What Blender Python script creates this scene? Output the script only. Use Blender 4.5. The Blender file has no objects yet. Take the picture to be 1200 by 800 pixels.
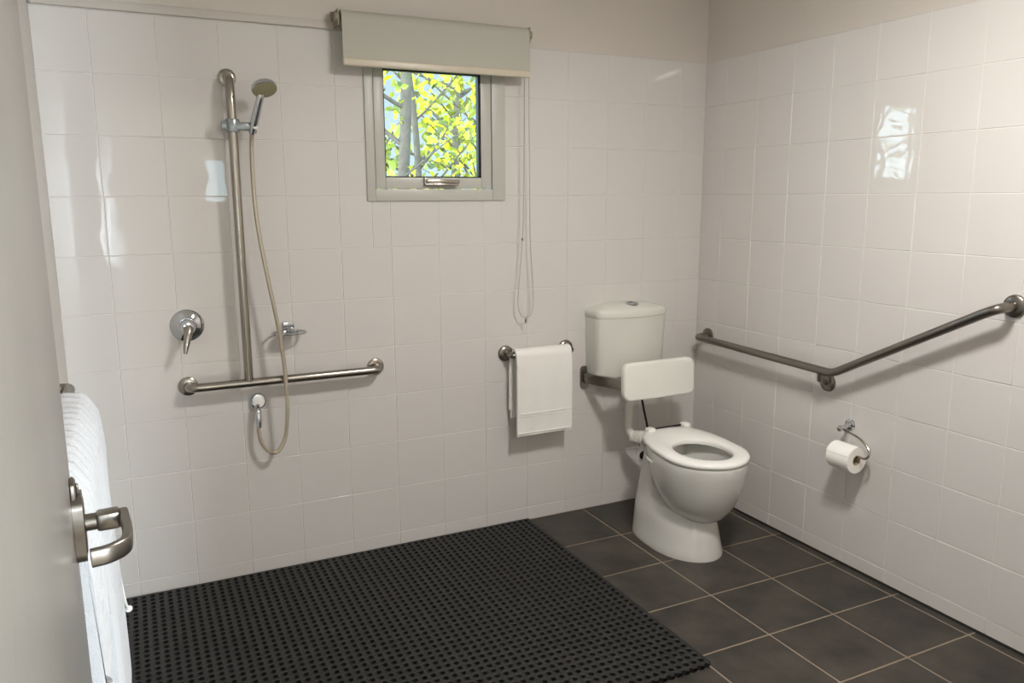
import bpy, bmesh, math, random
from mathutils import Vector, Matrix
PI = math.pi
random.seed(7)
SC = bpy.context.scene
COL = SC.collection

# ------------------------------------------------------------------ colour / material helpers
def lin(c):
    c = c / 255.0
    return c / 12.92 if c <= 0.04045 else ((c + 0.055) / 1.055) ** 2.4
def rgb(r, g, b): return (lin(r), lin(g), lin(b), 1.0)

def mat(name, col, rough=0.5, metal=0.0, spec=0.5, coat=0.0, noise=0.0, nscale=8.0, bump=0.0, bscale=60.0,
        aniso=0.0, trans=0.0, sheen=0.0, rvar=0.0, bdetail=4.0):
    m = bpy.data.materials.new(name); m.use_nodes = True
    nt = m.node_tree; N = nt.nodes; L = nt.links
    b = N['Principled BSDF']
    b.inputs['Base Color'].default_value = col
    b.inputs['Roughness'].default_value = rough
    b.inputs['Metallic'].default_value = metal
    b.inputs['Specular IOR Level'].default_value = spec
    b.inputs['Coat Weight'].default_value = coat
    b.inputs['Coat Roughness'].default_value = 0.04
    if sheen: b.inputs['Sheen Weight'].default_value = sheen
    if trans: b.inputs['Transmission Weight'].default_value = trans
    tc = N.new('ShaderNodeTexCoord')
    n = N.new('ShaderNodeTexNoise'); n.inputs['Scale'].default_value = nscale; n.inputs['Detail'].default_value = 5
    L.new(tc.outputs['Object'], n.inputs['Vector'])
    if noise:
        mx = N.new('ShaderNodeMix'); mx.data_type = 'RGBA'
        mx.inputs['A'].default_value = tuple(c * (1 - noise) for c in col[:3]) + (1,)
        mx.inputs['B'].default_value = tuple(min(1, c * (1 + noise)) for c in col[:3]) + (1,)
        L.new(n.outputs['Fac'], mx.inputs['Factor']); L.new(mx.outputs['Result'], b.inputs['Base Color'])
    if rvar:
        mr = N.new('ShaderNodeMapRange'); mr.inputs['To Min'].default_value = max(0.02, rough - rvar); mr.inputs['To Max'].default_value = rough + rvar
        L.new(n.outputs['Fac'], mr.inputs['Value']); L.new(mr.outputs['Result'], b.inputs['Roughness'])
    if bump:
        n2 = N.new('ShaderNodeTexNoise'); n2.inputs['Scale'].default_value = bscale; n2.inputs['Detail'].default_value = bdetail
        L.new(tc.outputs['Object'], n2.inputs['Vector'])
        bp = N.new('ShaderNodeBump'); bp.inputs['Strength'].default_value = 1.0; bp.inputs['Distance'].default_value = bump
        L.new(n2.outputs['Fac'], bp.inputs['Height']); L.new(bp.outputs['Normal'], b.inputs['Normal'])
    return m

M = {}
M['tile'] = mat('glazed_tile', rgb(212, 208, 203), rough=0.025, spec=0.5, noise=0.015, nscale=3, bump=0.0010, bscale=7.0, bdetail=1.0)
M['grout'] = mat('wall_grout', rgb(222, 217, 209), rough=0.7, noise=0.05, nscale=12)
M['paint'] = mat('wall_paint', rgb(204, 197, 187), rough=0.55, bump=0.0004, bscale=300, noise=0.01)
M['ceil'] = mat('ceiling_paint', rgb(238, 235, 230), rough=0.8, noise=0.01)
M['trimw'] = mat('trim_white', rgb(226, 222, 216), rough=0.3, noise=0.01)
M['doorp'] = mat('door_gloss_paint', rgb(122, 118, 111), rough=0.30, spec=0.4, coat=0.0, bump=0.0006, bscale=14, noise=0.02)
M['alu'] = mat('powder_coated_frame', rgb(192, 191, 182), rough=0.35, noise=0.01)
M['black'] = mat('black_gasket', rgb(14, 14, 14), rough=0.6, noise=0.05)
M['steel'] = mat('brushed_steel', rgb(166, 160, 150), rough=0.24, metal=1.0, noise=0.05, nscale=40, rvar=0.06)
M['steeld'] = mat('satin_steel_dark', rgb(136, 131, 123), rough=0.32, metal=1.0, noise=0.05, nscale=40, rvar=0.05)
M['chrome'] = mat('chrome', rgb(205, 208, 212), rough=0.06, metal=1.0, noise=0.01)
M['hose'] = mat('hose_metal', rgb(192, 182, 162), rough=0.3, metal=0.6, noise=0.05, nscale=80)
M['olive'] = mat('nozzle_face', rgb(150, 144, 112), rough=0.45, noise=0.06, nscale=50)
M['plasticg'] = mat('grey_chrome_plastic', rgb(150, 156, 158), rough=0.25, metal=0.7, noise=0.03)
M['porc'] = mat('porcelain', rgb(206, 205, 199), rough=0.08, coat=0.4, noise=0.006)
M['cist'] = mat('cistern_plastic', rgb(216, 216, 206), rough=0.2, noise=0.01)
M['seat'] = mat('seat_plastic', rgb(242, 241, 235), rough=0.22, noise=0.006)
M['pad'] = mat('backrest_vinyl', rgb(232, 231, 222), rough=0.4, noise=0.01, bump=0.0003, bscale=200)
M['rubberw'] = mat('pipe_white', rgb(214, 212, 202), rough=0.4, noise=0.02)
M['rubberb'] = mat('hose_black', rgb(22, 21, 20), rough=0.5, noise=0.1, nscale=60)
M['mat'] = mat('rubber_mat', rgb(31, 31, 30), rough=0.45, spec=0.4, noise=0.25, nscale=9, bump=0.0006, bscale=240)
M['paper'] = mat('tissue_paper', rgb(244, 241, 234), rough=0.9, noise=0.01, bump=0.0006, bscale=120)
M['card'] = mat('cardboard_core', rgb(166, 148, 120), rough=0.9, noise=0.06)
M['towel'] = mat('terry_cotton', rgb(238, 236, 229), rough=0.95, sheen=0.4, noise=0.05, nscale=260, bump=0.0018, bscale=420)
M['tiles'] = mat('satin_wall_tile', rgb(204, 198, 190), rough=0.45, spec=0.3, noise=0.01)
M['bead'] = mat('plaster_bead', rgb(196, 190, 181), rough=0.5, noise=0.02)
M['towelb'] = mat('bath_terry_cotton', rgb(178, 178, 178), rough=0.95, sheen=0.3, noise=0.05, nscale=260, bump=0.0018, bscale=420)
M['blind'] = mat('blind_fabric', rgb(182, 180, 167), rough=0.75, noise=0.02, nscale=300)
M['rail'] = mat('blind_rail', rgb(204, 194, 174), rough=0.35, noise=0.01)
M['bracket'] = mat('blind_bracket', rgb(150, 142, 118), rough=0.45, noise=0.05)
M['chain'] = mat('blind_chain', rgb(178, 168, 152), rough=0.4, noise=0.05)
M['sealant'] = mat('dark_joint', rgb(40, 38, 34), rough=0.8, noise=0.1)
M['water'] = mat('bowl_water', rgb(205, 208, 200), rough=0.02, spec=0.6)
M['bark'] = mat('tree_bark', rgb(82, 72, 58), rough=0.9, noise=0.35, nscale=14, bump=0.01, bscale=30)
M['soil'] = mat('garden_soil', rgb(110, 112, 70), rough=1.0, noise=0.4, nscale=3)
M['hallf'] = mat('hall_floor', rgb(120, 100, 78), rough=0.6, noise=0.1)
M['hallw'] = mat('hall_paint', rgb(205, 198, 188), rough=0.7, noise=0.01)

def leafmat(name, c1, c2):
    m = bpy.data.materials.new(name); m.use_nodes = True
    nt = m.node_tree; N = nt.nodes; L = nt.links; b = N['Principled BSDF']
    g = N.new('ShaderNodeNewGeometry'); cr = N.new('ShaderNodeMix'); cr.data_type = 'RGBA'
    cr.inputs['A'].default_value = c1; cr.inputs['B'].default_value = c2
    L.new(g.outputs['Random Per Island'], cr.inputs['Factor']); L.new(cr.outputs['Result'], b.inputs['Base Color'])
    b.inputs['Roughness'].default_value = 0.45
    tl = N.new('ShaderNodeBsdfTranslucent'); L.new(cr.outputs['Result'], tl.inputs['Color'])
    ms = N.new('ShaderNodeMixShader'); ms.inputs['Fac'].default_value = 0.45
    L.new(b.outputs[0], ms.inputs[1]); L.new(tl.outputs[0], ms.inputs[2]); L.new(ms.outputs[0], N['Material Output'].inputs['Surface'])
    return m
M['leafy'] = leafmat('yellow_green_leaves', rgb(232, 218, 50), rgb(84, 92, 36))
M['leafg'] = leafmat('green_leaves', rgb(60, 80, 46), rgb(180, 184, 64))

def floormat():
    m = bpy.data.materials.new('floor_tile'); m.use_nodes = True
    nt = m.node_tree; N = nt.nodes; L = nt.links; b = N['Principled BSDF']
    tc = N.new('ShaderNodeTexCoord'); n = N.new('ShaderNodeTexNoise'); n.inputs['Scale'].default_value = 5.5; n.inputs['Detail'].default_value = 7; n.inputs['Roughness'].default_value = 0.62
    L.new(tc.outputs['Object'], n.inputs['Vector'])
    cr = N.new('ShaderNodeValToRGB'); cr.color_ramp.elements[0].position = 0.3; cr.color_ramp.elements[1].position = 0.72
    cr.color_ramp.elements[0].color = rgb(46, 44, 40); cr.color_ramp.elements[1].color = rgb(78, 72, 65)
    L.new(n.outputs['Fac'], cr.inputs['Fac'])
    g = N.new('ShaderNodeNewGeometry'); hs = N.new('ShaderNodeHueSaturation')
    mr = N.new('ShaderNodeMapRange'); mr.inputs['To Min'].default_value = 0.9; mr.inputs['To Max'].default_value = 1.1
    L.new(g.outputs['Random Per Island'], mr.inputs['Value']); L.new(mr.outputs['Result'], hs.inputs['Value'])
    L.new(cr.outputs['Color'], hs.inputs['Color']); L.new(hs.outputs['Color'], b.inputs['Base Color'])
    b.inputs['Roughness'].default_value = 0.5; b.inputs['Specular IOR Level'].default_value = 0.35
    n2 = N.new('ShaderNodeTexNoise'); n2.inputs['Scale'].default_value = 90; L.new(tc.outputs['Object'], n2.inputs['Vector'])
    bp = N.new('ShaderNodeBump'); bp.inputs['Distance'].default_value = 0.0006; L.new(n2.outputs['Fac'], bp.inputs['Height']); L.new(bp.outputs['Normal'], b.inputs['Normal'])
    return m
M['ftile'] = floormat()
M['fgrout'] = mat('floor_grout', rgb(140, 126, 108), rough=0.9, noise=0.15, nscale=10)

def glassmat():
    m = bpy.data.materials.new('window_glass'); m.use_nodes = True
    nt = m.node_tree; N = nt.nodes; L = nt.links; N.remove(N['Principled BSDF'])
    t = N.new('ShaderNodeBsdfTransparent'); g = N.new('ShaderNodeBsdfGlossy'); g.inputs['Roughness'].default_value = 0.02
    f = N.new('ShaderNodeFresnel'); f.inputs['IOR'].default_value = 1.45; ms = N.new('ShaderNodeMixShader')
    ge = N.new('ShaderNodeNewGeometry'); mu = N.new('ShaderNodeMath'); mu.operation = 'MULTIPLY'; inv = N.new('ShaderNodeMath'); inv.operation = 'SUBTRACT'; inv.inputs[0].default_value = 1
    L.new(ge.outputs['Backfacing'], inv.inputs[1]); L.new(f.outputs[0], mu.inputs[0]); L.new(inv.outputs[0], mu.inputs[1])     # reflect once, on the outer faces only
    L.new(mu.outputs[0], ms.inputs[0]); L.new(t.outputs[0], ms.inputs[1]); L.new(g.outputs[0], ms.inputs[2]); L.new(ms.outputs[0], N['Material Output'].inputs['Surface'])
    return m
M['glass'] = glassmat()
def emis(name, col, s):
    m = bpy.data.materials.new(name); m.use_nodes = True; b = m.node_tree.nodes['Principled BSDF']
    b.inputs['Base Color'].default_value = (0.8, 0.8, 0.8, 1); b.inputs['Emission Color'].default_value = col; b.inputs['Emission Strength'].default_value = s
    return m
M['lamp'] = emis('lamp_diffuser', (1.0, .965, .94, 1), 186.0)

# ------------------------------------------------------------------ mesh builder
class MB:
    def __init__(s): s.v = []; s.f = []; s.mi = []
    def add(s, V, F, mi=0):
        o = len(s.v); s.v += [tuple(v) for v in V]; s.f += [tuple(i + o for i in f) for f in F]; s.mi += [mi] * len(F)
    def box(s, a, b, mi=0, bev=0.0, seg=2, rot=None):
        bm = bmesh.new(); bmesh.ops.create_cube(bm, size=1)
        c = [(a[i] + b[i]) / 2 for i in range(3)]; d = [abs(b[i] - a[i]) for i in range(3)]
        for v in bm.verts: v.co = Vector((v.co.x * d[0], v.co.y * d[1], v.co.z * d[2]))
        if bev: bmesh.ops.bevel(bm, geom=bm.edges[:], offset=bev, segments=seg, profile=0.5, affect='EDGES')
        R = rot or Matrix.Identity(3)
        s.bm(bm, lambda p: R @ p + Vector(c), mi)
    def bm(s, bm, tr, mi=0):
        bm.verts.index_update(); s.add([tr(v.co) for v in bm.verts], [[v.index for v in f.verts] for f in bm.faces], mi); bm.free()
    def tube(s, pts, r, n=16, mi=0, cap=True):
        pts = [Vector(p) for p in pts]; k = len(pts); rr = r if isinstance(r, (list, tuple)) else [r] * k
        T = []
        for i in range(k):
            t = (pts[min(i + 1, k - 1)] - pts[max(i - 1, 0)]); T.append(t.normalized())
        up = Vector((0, 0, 1)) if abs(T[0].z) < 0.9 else Vector((1, 0, 0))
        u = T[0].cross(up).normalized(); V = []; F = []
        for i in range(k):
            u = (u - T[i] * u.dot(T[i])).normalized(); w = T[i].cross(u)
            for j in range(n):
                a = 2 * PI * j / n; V.append(pts[i] + (u * math.cos(a) + w * math.sin(a)) * rr[i])
        for i in range(k - 1):
            for j in range(n):
                F.append((i * n + j, i * n + (j + 1) % n, (i + 1) * n + (j + 1) % n, (i + 1) * n + j))
        if cap: F.append(tuple(range(n))[::-1]); F.append(tuple((k - 1) * n + j for j in range(n)))
        s.add(V, F, mi)
    def lathe(s, prof, org, axis, n=32, mi=0):
        ax = Vector(axis).normalized(); up = Vector((0, 0, 1)) if abs(ax.z) < 0.9 else Vector((1, 0, 0))
        u = ax.cross(up).normalized(); w = ax.cross(u); V = []; F = []; o = Vector(org)
        for (r, h) in prof:
            for j in range(n):
                a = 2 * PI * j / n; V.append(o + ax * h + (u * math.cos(a) + w * math.sin(a)) * max(r, 1e-5))
        for i in range(len(prof) - 1):
            for j in range(n): F.append((i * n + j, (i + 1) * n + j, (i + 1) * n + (j + 1) % n, i * n + (j + 1) % n))
        s.add(V, F, mi)
    def loft(s, rings, mi=0, closed=True, capa=False, capb=False):
        n = len(rings[0]); V = [p for r in rings for p in r]; F = []
        for i in range(len(rings) - 1):
            for j in range(n if closed else n - 1):
                F.append((i * n + j, i * n + (j + 1) % n, (i + 1) * n + (j + 1) % n, (i + 1) * n + j))
        if capa: F.append(tuple(range(n))[::-1])
        if capb: F.append(tuple((len(rings) - 1) * n + j for j in range(n)))
        s.add(V, F, mi)
    def build(s, name, mats, parent=None, smooth=True, loc=None, angle=35, weld=0.0):
        me = bpy.data.meshes.new(name)
        base = Vector(loc) if loc is not None else Vector((0, 0, 0))
        me.from_pydata([Vector(v) - base for v in s.v], [], s.f)
        for m in (mats if isinstance(mats, (list, tuple)) else [mats]): me.materials.append(m)
        for i, p in enumerate(me.polygons): p.material_index = s.mi[i]
        bm = bmesh.new(); bm.from_mesh(me)
        if weld: bmesh.ops.remove_doubles(bm, verts=bm.verts, dist=weld)
        bmesh.ops.recalc_face_normals(bm, faces=bm.faces)
        if smooth:
            for f in bm.faces: f.smooth = True
            for e in bm.edges:
                if len(e.link_faces) == 2 and e.calc_face_angle(0) > math.radians(angle): e.smooth = False
        bm.to_mesh(me); bm.free(); me.update()
        o = bpy.data.objects.new(name, me); COL.objects.link(o)
        if parent is not None:
            o.parent = parent; o.location = base - parent.location
        else: o.location = base
        return o

def struct(o, label=None):
    o['kind'] = 'structure'
    if label: o['label'] = label
    return o
def empty(name, loc, label=None, cat=None, group=None, kind=None):
    o = bpy.data.objects.new(name, None); o.location = loc; o.empty_display_size = 0.05; COL.objects.link(o)
    tag(o, label, cat, group, kind); return o
def tag(o, label=None, cat=None, group=None, kind=None):
    if label: o['label'] = label
    if cat: o['category'] = cat
    if group: o['group'] = group
    if kind: o['kind'] = kind
    return o
def bez(p0, p1, p2, p3, n=12):
    p0, p1, p2, p3 = map(Vector, (p0, p1, p2, p3)); out = []
    for i in range(n + 1):
        t = i / n; out.append(p0 * (1 - t) ** 3 + p1 * 3 * t * (1 - t) ** 2 + p2 * 3 * t * t * (1 - t) + p3 * t ** 3)
    return out
def catmull(P, n=8):
    P = [Vector(p) for p in P]; Q = [P[0] * 2 - P[1]] + P + [P[-1] * 2 - P[-2]]; out = []
    for i in range(1, len(Q) - 2):
        for k in range(n):
            t = k / n; a, b, c, d = Q[i - 1], Q[i], Q[i + 1], Q[i + 2]
            out.append(0.5 * ((2 * b) + (c - a) * t + (2 * a - 5 * b + 4 * c - d) * t * t + (3 * b - a - 3 * c + d) * t ** 3))
    out.append(P[-1]); return out
def fillet(P, r, n=8):
    P = [Vector(p) for p in P]; out = [P[0]]
    for i in range(1, len(P) - 1):
        a = (P[i - 1] - P[i]); b = (P[i + 1] - P[i]); rr = min(r, a.length * .49, b.length * .49)
        A = P[i] + a.normalized() * rr; B = P[i] + b.normalized() * rr
        for k in range(n + 1):
            t = k / n; out.append(A * (1 - t) ** 2 + P[i] * 2 * t * (1 - t) + B * t * t)
    out.append(P[-1]); return out

# ------------------------------------------------------------------ room numbers (metres)
XL, XR = 0.038, 2.736          # left / right wall faces
YF = -2.80                     # inner face of the front (door) wall
H = 2.40
T = 0.2; TZ = 0.1995; Z1 = 0.0624; ZT = Z1 + 10 * TZ    # tile module, first full row, top of tiling
G = 0.0016; BV = 0.0016; TH = 0.0016

def rect_minus(r, h):
    if h is None: return [r]
    x0, x1, z0, z1 = r; a0, a1, b0, b1 = h
    if x1 <= a0 or x0 >= a1 or z1 <= b0 or z0 >= b1: return [r]
    out = []
    if x0 < a0: out.append((x0, a0, z0, z1)); x0 = a0
    if x1 > a1: out.append((a1, x1, z0, z1)); x1 = a1
    if z0 < b0: out.append((x0, x1, z0, b0))
    if z1 > b1: out.append((x0, x1, b1, z1))
    return out
def tiled_wall(name, us, u0, u1, f, ntop, hole=None, TH=TH, BV=BV):
    """f(u, z, d) -> point at distance d proud of the wall face."""
    mb = MB()
    def quad(a0, a1, b0, b1, d, mi): mb.add([f(a0, b0, d), f(a1, b0, d), f(a1, b1, d), f(a0, b1, d)], [(0, 1, 2, 3)], mi)
    for r in rect_minus((u0, u1, 0, ZT), hole): quad(*r, 0, 1)                        # grout bed
    for r in rect_minus((u0, u1, ZT, H), hole): quad(*r, TH * 0.6, 2)                  # painted band
    zs = [0.0] + [Z1 + i * TZ for i in range(11)]
    rnd = random.Random(name)
    for i in range(len(us) - 1):
        for k in range(len(zs) - 1):
            for (a0, a1, b0, b1) in rect_minus((us[i], us[i + 1], zs[k], zs[k + 1]), hole):
                if a1 - a0 < 0.006 or b1 - b0 < 0.006: continue
                g = G / 2; a0 += g; a1 -= g; b0 += g; b1 -= g; e = BV
                tx = rnd.uniform(-1, 1) * 0.00035; tz = rnd.uniform(-1, 1) * 0.00035; lift = rnd.uniform(0, .0002)
                V = [f(a0, b0, 0), f(a1, b0, 0), f(a1, b1, 0), f(a0, b1, 0)]
                V += [f(a0 + e, b0 + e, TH + lift - tx - tz), f(a1 - e, b0 + e, TH + lift + tx - tz), f(a1 - e, b1 - e, TH + lift + tx + tz), f(a0 + e, b1 - e, TH + lift - tx + tz)]
                mb.add(V, [(0, 1, 5, 4), (1, 2, 6, 5), (2, 3, 7, 6), (3, 0, 4, 7), (4, 5, 6, 7)], 0)
    # body of the wall behind the face
    return mb
def wall_body(mb, f, u0, u1, hole, thick, mi):
    for (a0, a1, b0, b1) in rect_minus((u0, u1, 0.0, H), hole):
        P = [f(a0, b0, -0.0005), f(a1, b0, -0.0005), f(a1, b1, -0.0005), f(a0, b1, -0.0005), f(a0, b0, -thick), f(a1, b0, -thick), f(a1, b1, -thick), f(a0, b1, -thick)]
        mb.add(P, [(0, 1, 2, 3), (7, 6, 5, 4), (0, 4, 5, 1), (1, 5, 6, 2), (2, 6, 7, 3), (3, 7, 4, 0)], mi)

WX0, WX1, WZ0, WZ1 = 1.126, 1.683, 1.455, 2.024     # hole of the window in the back wall
fb = lambda u, z, d: (u, -d, z)
us = [XL] + [T * i for i in range(1, 14)] + [XR]
wb = tiled_wall('wall_back', us, XL, XR, fb, 11, (WX0, WX1, WZ0, WZ1))
wall_body(wb, fb, XL - .12, XR + .12, (WX0, WX1, WZ0, WZ1), 0.14, 2)
struct(wb.build('wall_back', [M['tile'], M['grout'], M['paint']], smooth=False), 'white tiled back wall with painted band above the tiles')
fr = lambda u, z, d: (XR - d, -u, z)
us = [0.0] + [0.1455 + T * i for i in range(0, 13)] + [-YF]
wr = tiled_wall('wall_right', us, 0, -YF, fr, 11); wall_body(wr, fr, 0, -YF + .15, None, 0.12, 2)
struct(wr.build('wall_right', [M['tile'], M['grout'], M['paint']], smooth=False), 'white tiled right wall behind the grab rail')
fl = lambda u, z, d: (XL + d, -u, z)
us = [0.0] + [0.12 + T * i for i in range(0, 13)] + [-YF]
wl = tiled_wall('wall_left', us, 0, -YF, fl, 11, None, .0004, .0006); wall_body(wl, fl, 0, -YF + .15, None, 0.12, 2)
struct(wl.build('wall_left', [M['tiles'], M['tiles'], M['paint']], smooth=False), 'narrow view of the tiled left wall')

# front wall with the doorway the photograph is taken through
DX0, DX1, DZ = 0.20, 0.985, 2.06
wf = MB(); ff = lambda u, z, d: (u, YF + d, z)
wall_body(wf, ff, XL - .12, XR + .12, (DX0, DX1, -1, DZ), 0.15, 0)
struct(wf.build('wall_front', [M['paint']], smooth=False), 'wall with the doorway')

# band of trim on top of the tiles left of the blind
tb = MB(); tb.box((XL, -0.010, ZT + .002), (1.06, 0.0, ZT + .031), bev=0.003)
struct(tb.build('trim_1', M['bead']), 'painted bead along the top of the tiles')
tb = MB(); tb.box((XL, -2.6, ZT + .002), (XL + .009, -0.0, ZT + .031), bev=0.003)
struct(tb.build('trim_2', M['bead']), 'painted bead on the left wall')

# floor
fx, fy, FT = 2.0989, -0.3246, 0.298
f = MB(); f.box((XL - .12, YF - 3.4, -.08), (XR + .12, .14, -.0012), mi=1)
xs = sorted([fx + i * FT for i in range(-8, 3) if XL < fx + i * FT < XR] + [XL, XR]); ys = sorted([fy - j * FT for j in range(-1, 9) if YF < fy - j * FT < -.06] + [YF - .16, 0.0])
for i in range(len(xs) - 1):
    for j in range(len(ys) - 1):
        a0, a1, b0, b1 = xs[i] + .003, xs[i + 1] - .003, ys[j] + .003, ys[j + 1] - .003
        if a1 - a0 < .008 or b1 - b0 < .008: continue
        e = .0015; h = random.uniform(-.0002, .0002)
        f.add([(a0, b0, -.0012), (a1, b0, -.0012), (a1, b1, -.0012), (a0, b1, -.0012), (a0 + e, b0 + e, h), (a1 - e, b0 + e, h), (a1 - e, b1 - e, h), (a0 + e, b1 - e, h)],
              [(0, 1, 5, 4), (1, 2, 6, 5), (2, 3, 7, 6), (3, 0, 4, 7), (4, 5, 6, 7)], 0)
struct(f.build('floor', [M['ftile'], M['fgrout']], smooth=False), 'dark grey square floor tiles with brown grout')
s = MB(); s.box((XR - .006, YF, 0), (XR, 0, .009)); struct(s.build('trim_3', M['sealant']), 'dark joint between right wall and floor')
c = MB(); c.box((XL - .12, YF - .15, H), (XR + .12, .14, H + .1)); struct(c.build('ceiling', M['ceil']), 'ceiling')

# ------------------------------------------------------------------ hall behind the camera (daylight comes through it)
HX0, HX1, HY = -1.2, 3.0, -6.0
hf = MB(); hf.box((HX0, HY - .1, -.1), (XL - .12, YF - .15, -.002)); hf.box((XR + .12, HY - .1, -.1), (HX1, YF - .15, -.002)); struct(hf.build('floor_hall', M['hallf']), 'hall floor')
hc = MB(); hc.box((HX0, HY - .1, H), (HX1, YF - .15, H + .1)); struct(hc.build('ceiling_hall', M['ceil']), 'hall ceiling')
hw = MB(); hw.box((HX0 - .1, HY, 0), (HX0, YF - .15, H)); struct(hw.build('wall_hall_left', M['hallw']), 'hall wall')
hw = MB(); hw.box((HX1, HY, 0), (HX1 + .1, YF - .15, H)); struct(hw.build('wall_hall_right', M['hallw']), 'hall wall')
hw = MB(); hw.box((HX0, YF - .15, 0), (XL - .12, YF - .05, H)); hw.box((XR + .12, YF - .15, 0), (HX1, YF - .05, H)); struct(hw.build('wall_hall_front', M['hallw']), 'hall wall')
hw = MB(); holes = [(-.14, .05, 1.42, 1.88), (1.01, 1.23, 1.45, 1.87), (1.45, 2.55, .75, 2.05)]
xs = sorted({HX0, HX1} | {h[0] for h in holes} | {h[1] for h in holes})
for i in range(len(xs) - 1):
    a0, a1 = xs[i], xs[i + 1]; hh = [h for h in holes if h[0] <= a0 and h[1] >= a1]
    if hh: hw.box((a0, HY - .1, 0), (a1, HY, hh[0][2])); hw.box((a0, HY - .1, hh[0][3]), (a1, HY, H))
    else: hw.box((a0, HY - .1, 0), (a1, HY, H))
struct(hw.build('wall_hall_back', M['hallw'], smooth=False), 'hall wall with windows')

# ------------------------------------------------------------------ window_1
w = empty('window_1', (1.4045, 0, 1.44), 'small awning window with an off-white metal frame', None, None, 'structure')
def frame(mb, x0, x1, z0, z1, wl, wr_, wb_, wt, y0, y1, bev=.002):
    mb.box((x0, y0, z0), (x0 + wl, y1, z1), bev=bev); mb.box((x1 - wr_, y0, z0), (x1, y1, z1), bev=bev)
    mb.box((x0 + wl, y0, z0), (x1 - wr_, y1, z0 + wb_), bev=bev); mb.box((x0 + wl, y0, z1 - wt), (x1 - wr_, y1, z1), bev=bev)
m = MB(); frame(m, 1.110, 1.699, 1.439, 2.040, .034, .060, .046, .046, -.010, .0); frame(m, 1.128, 1.681, 1.457, 2.022, .014, .040, .026, .026, -.001, .07)
m.build('window_frame', M['alu'], w)
m = MB(); frame(m, 1.146, 1.637, 1.487, 1.992, .040, .046, .044, .046, -.006, .020, .003)
m.build('sash', M['alu'], w)
m = MB(); frame(m, 1.185, 1.5925, 1.530, 1.9475, .004, .012, .005, .017, -.004, .020, .0005)
m.build('gasket', M['black'], w)
m = MB(); m.box((1.186, .013, 1.530), (1.592, .018, 1.948)); m.build('pane', M['glass'], w)
m = MB(); m.box((1.340, -.020, 1.500), (1.350, -.004, 1.530), bev=.002); m.box((1.340, -.028, 1.500), (1.432, -.018, 1.507), bev=.002)
m.box((1.372, -.034, 1.497), (1.480, -.024, 1.508), bev=.003); m.box((1.352, -.018, 1.506), (1.49, -.005, 1.522), bev=.002)
m.build('winder_handle', M['steel'], w)

# ------------------------------------------------------------------ roller blind
bl = empty('roller_blind', (1.394, 0, 1.93), 'cream roller blind rolled most of the way up above the small window', 'blind')
m = MB(); m.lathe([(0, 0), (.026, 0), (.026, .75), (0, .75)], (1.018, -.060, 2.092), (1, 0, 0), 28); m.build('roller', M['blind'], bl)
m = MB(); P = [(-.060, 2.1185), (-.070, 2.117), (-.080, 2.111), (-.0865, 2.100), (-.088, 2.088), (-.0885, 2.02), (-.0885, 1.948)]
R = [[(1.016, y, z), (1.770, y, z)] for y, z in P]
R2 = [[(1.016, y + .0012, z), (1.770, y + .0012, z)] for y, z in P[::-1]]
m.loft([[r[0], r[1]] for r in R + R2], closed=False); m.build('fabric', M['blind'], bl)
m = MB(); m.box((1.015, -.097, 1.923), (1.771, -.080, 1.950), bev=.005, seg=3); m.build('bottom_rail', M['rail'], bl)
for x, n in ((1.008, 0), (1.780, 1)):
    m = MB(); m.box((x - .003, -.075, 2.062), (x + .003, -.004, 2.120), bev=.0015); m.box((x - .012, -.006, 2.058), (x + .012, 0.0, 2.122), bev=.002)
    m.lathe([(0, 0), (.016, 0), (.016, .014), (0, .014)], (x - (.003 if n else .011), -.060, 2.092), (1, 0, 0), 20); m.build('bracket', M['bracket'], bl)
m = MB(); xc = 1.786
left = catmull([(1.765, -.060, 2.066), (1.764, -.056, 1.8), (1.762, -.052, 1.5), (1.757, -.05, 1.27), (1.742, -.048, 1.1), (1.736, -.048, 1.0), (1.752, -.048, .955), (1.773, -.048, .945)], 10)
right = catmull([(1.773, -.048, .945), (1.798, -.048, .957), (1.808, -.048, 1.0), (1.806, -.048, 1.1), (1.794, -.05, 1.27), (1.790, -.052, 1.5), (1.785, -.056, 1.8), (1.783, -.062, 2.066)], 10)
m.tube(left + right[1:], .0017, 8)
L = left + right[1:]; acc = 0
for i in range(1, len(L)):
    acc += (L[i] - L[i - 1]).length
    if acc > .012:
        acc = 0; bm = bmesh.new(); bmesh.ops.create_icosphere(bm, subdivisions=1, radius=.0026); m.bm(bm, lambda p, c=L[i]: p + c)
m.build('pull_chain', M['chain'], bl)
m = MB(); m.lathe([(0, 0), (.0045, .001), (.0045, .011), (0, .012)], (1.757, -.05, 1.272), (0, 0, 1), 12); m.build('chain_connector', M['steeld'], bl)
m = MB(); m.lathe([(0, 0), (.003, .002), (.004, .012), (.002, .022), (0, .024)], (1.773, -.048, .920), (0, 0, 1), 12); m.build('chain_weight', M['steeld'], bl)

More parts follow.
